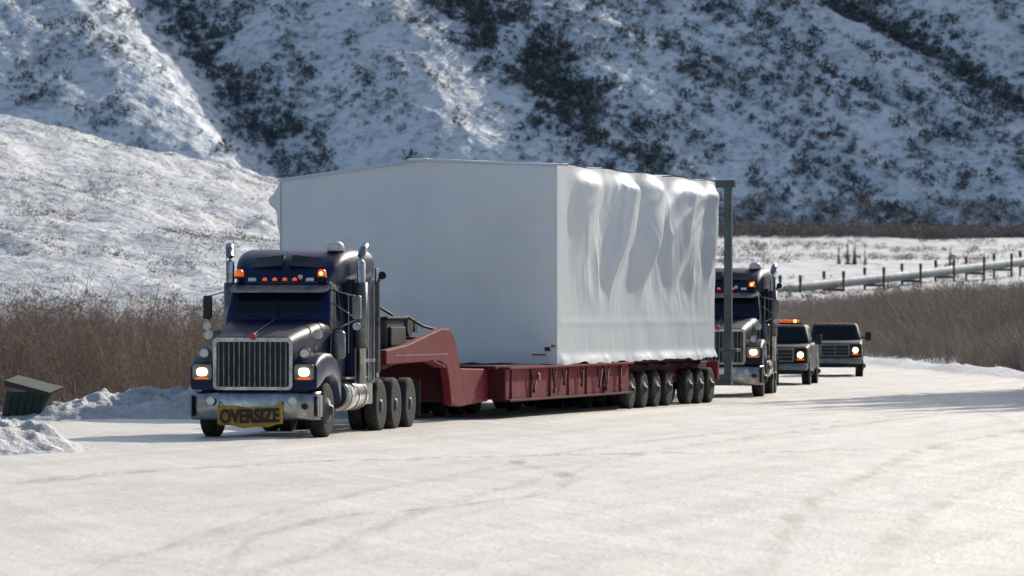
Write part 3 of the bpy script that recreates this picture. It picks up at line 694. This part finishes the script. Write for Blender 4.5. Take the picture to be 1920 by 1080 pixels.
# ------------------------------------------------------------------ pickups
def pickup(loc,rz,paint,bar=False):
    e=empty('pickup_truck',loc,rz)
    ringloft('body',[yring(0.02,.86,.52,1.16,.08),yring(.12,.96,.48,1.24,.1),yring(.6,1.0,.46,1.29,.1,crown=.04),yring(1.5,1.0,.46,1.34,.1,crown=.04),yring(3.75,1.0,.46,1.36,.08)],paint,e)
    box('bed_floor',(0,4.85,.78),(1.9,2.1,.1),M_black,e,.01)
    for sx in (-1,1):
        box('bed_side',(sx*.94,4.82,.93),(.12,2.12,.86),paint,e,.04)
    box('tailgate',(0,5.86,.95),(1.98,.08,.8),paint,e,.03)
    box('bed_toolbox',(0,4.0,1.38),(1.75,.4,.18),M_frame,e,.03)
    ringloft('cab',[zring(1.28,1.45,3.7,.94,.12),zring(1.40,1.55,3.7,.94,.12),zring(1.88,2.02,3.6,.82,.12),zring(1.96,2.2,3.5,.74,.12)],paint,e)
    ringloft('windshield',[zring(1.42,1.555,2.2,.86,.08),zring(1.85,1.975,2.5,.77,.08)],M_glass,e)
    ringloft('side_windows',[zring(1.43,1.95,3.5,.945,.05),zring(1.83,2.25,3.4,.845,.05)],M_glass,e)
    ringloft('grille_frame',[[(x,y,z) for x,z in rr(-.54,.54,.76,1.20,.05)] for y in (-.03,.1)],M_dull,e)
    ringloft('grille',[[(x,y,z) for x,z in rr(-.48,.48,.81,1.15,.03)] for y in (-.04,.1)],M_black,e)
    for i in range(2): box('grille_bar_%d'%i,(0,-.05,.92+i*.12),(.94,.03,.025),M_dull,e,.01)
    box('grille_post',(0,-.052,.98),(.04,.03,.33),M_dull,e,.01)
    box('bumper',(0,-.10,.60),(1.94,.22,.22),M_dull,e,.06)
    box('air_dam',(0,0,.42),(1.6,.1,.12),M_black,e,.03)
    for sx in (-1,1):
        ringloft('headlight_housing',[[(x+sx*.74,y,z) for x,z in rr(-.16,.16,.80,1.14,.05)] for y in (-.01,.12)],M_frame,e)
        lathe('headlight',[(.1,0),(.085,-.02)],(sx*.74,-.015,.99),M_head,e,'y',16)
        box('turn_signal',(sx*.74,-.015,.84),(.24,.02,.05),M_amber,e,.01)
        ringloft('mirror',[[(x+sx*1.2,y,z) for x,z in rr(-.11,.11,1.32,1.64,.05)] for y in (1.95,2.07)],M_black,e)
        tube('mirror_arm',[(sx*.92,2.0,1.42),(sx*1.15,2.0,1.44)],.03,M_black,e,6)
        for y in (.95,4.75):
            wheel(e,sx*.88,y,.42,.28,sx,name='wheel')
            lathe('wheel_arch',[(.49,-sx*.05),(.53,sx*.02),(.46,sx*.03)],(sx*.985,y,.48),M_black,e)
    if bar:
        box('light_bar_base',(.1,2.7,2.0),(1.1,.3,.06),M_black,e,.02)
        for i in range(3): box('light_bar_lens_%d'%i,(-.2+i*.30,2.7,2.08),(.26,.22,.10),M_amber,e,.04)
        lathe('light_bar_bulb',[(.05,0),(.04,.01)],(.4,2.575,2.08),M_amberlit,e,'y',10)
    else:
        for i in range(5): box('roof_marker_%d'%i,(-.4+i*.2,2.35,1.98),(.07,.06,.03),M_amber,e,.01)
    return e
pickup((8.62,161,.03),R(-7),M_pick2,True)
pickup((11.72,180,.03),R(-4),M_pick,False)

# ------------------------------------------------------------------ pipeline
pl=empty('elevated_pipeline',(0,0,0))
dx,dy=42.1/122.5,115/122.5; pts=[]
for sdist in np.arange(-90,330,6):
    z=5.3+sdist*(9.75-5.26)/122.5; lat=1.2*math.sin(sdist/38)
    pts.append((35.9+dx*sdist+lat*dy,640+dy*sdist-lat*dx,z))
tube('pipe',pts,.66,M_pipe,pl,18)
for k,sd in enumerate(np.arange(-84,320,17.5)):
    i=int((sd+90)/6); p=Vector(pts[min(i,len(pts)-1)]); px,py=dy,-dx
    g0=float(ground(np.array(p.x),np.array(p.y)))
    for sg in (-1,1):
        q=(p.x+px*1.35*sg,p.y+py*1.35*sg)
        tube('support_post_%d'%k,[(q[0],q[1],g0-.5),(q[0],q[1],p.z+.8)],.17,M_post,pl,8)
        tube('heat_radiator_%d'%k,[(q[0],q[1],p.z+.8),(q[0],q[1],p.z+1.6)],.21,M_post,pl,8)
    a=(p.x-px*1.5,p.y-py*1.5,p.z-.85);b_=(p.x+px*1.5,p.y+py*1.5,p.z-.85)
    tube('cross_beam_%d'%k,[a,b_],.2,M_post,pl,6)

# ------------------------------------------------------------------ light, sky, camera
phi=R(28); el=R(28.5)
S=Vector((math.sin(phi)*math.cos(el),math.cos(phi)*math.cos(el),math.sin(el)))
sl=bpy.data.lights.new('sun','SUN'); sl.energy=4.4; sl.angle=R(.5); sl.color=(1,.93,.82)
so=bpy.data.objects.new('sun',sl); sc.collection.objects.link(so); so.rotation_euler=S.to_track_quat('Z','Y').to_euler()
w=bpy.data.worlds.new('World'); sc.world=w; w.use_nodes=True; nt=w.node_tree
sk=nt.nodes.new('ShaderNodeTexSky'); sk.sky_type='NISHITA'; sk.sun_disc=False; sk.sun_elevation=el; sk.sun_rotation=phi
sk.air_density=1; sk.dust_density=1.6; sk.ozone_density=1
bg=nt.nodes['Background']; nt.links.new(sk.outputs['Color'],bg.inputs['Color']); bg.inputs['Strength'].default_value=.14
cam=bpy.data.cameras.new('camera'); co_=bpy.data.objects.new('camera',cam); sc.collection.objects.link(co_)
cam.lens=9300/1920*36; cam.sensor_width=36; cam.clip_end=6000; cam.clip_start=1
co_.location=(0,0,2.5); co_.rotation_euler=(R(90)+math.atan(40/9300),0,0)
cam.dof.use_dof=True; cam.dof.focus_distance=101; cam.dof.aperture_fstop=3.6
sc.camera=co_
sc.view_settings.view_transform='Standard'; sc.view_settings.look='None'; sc.view_settings.exposure=0
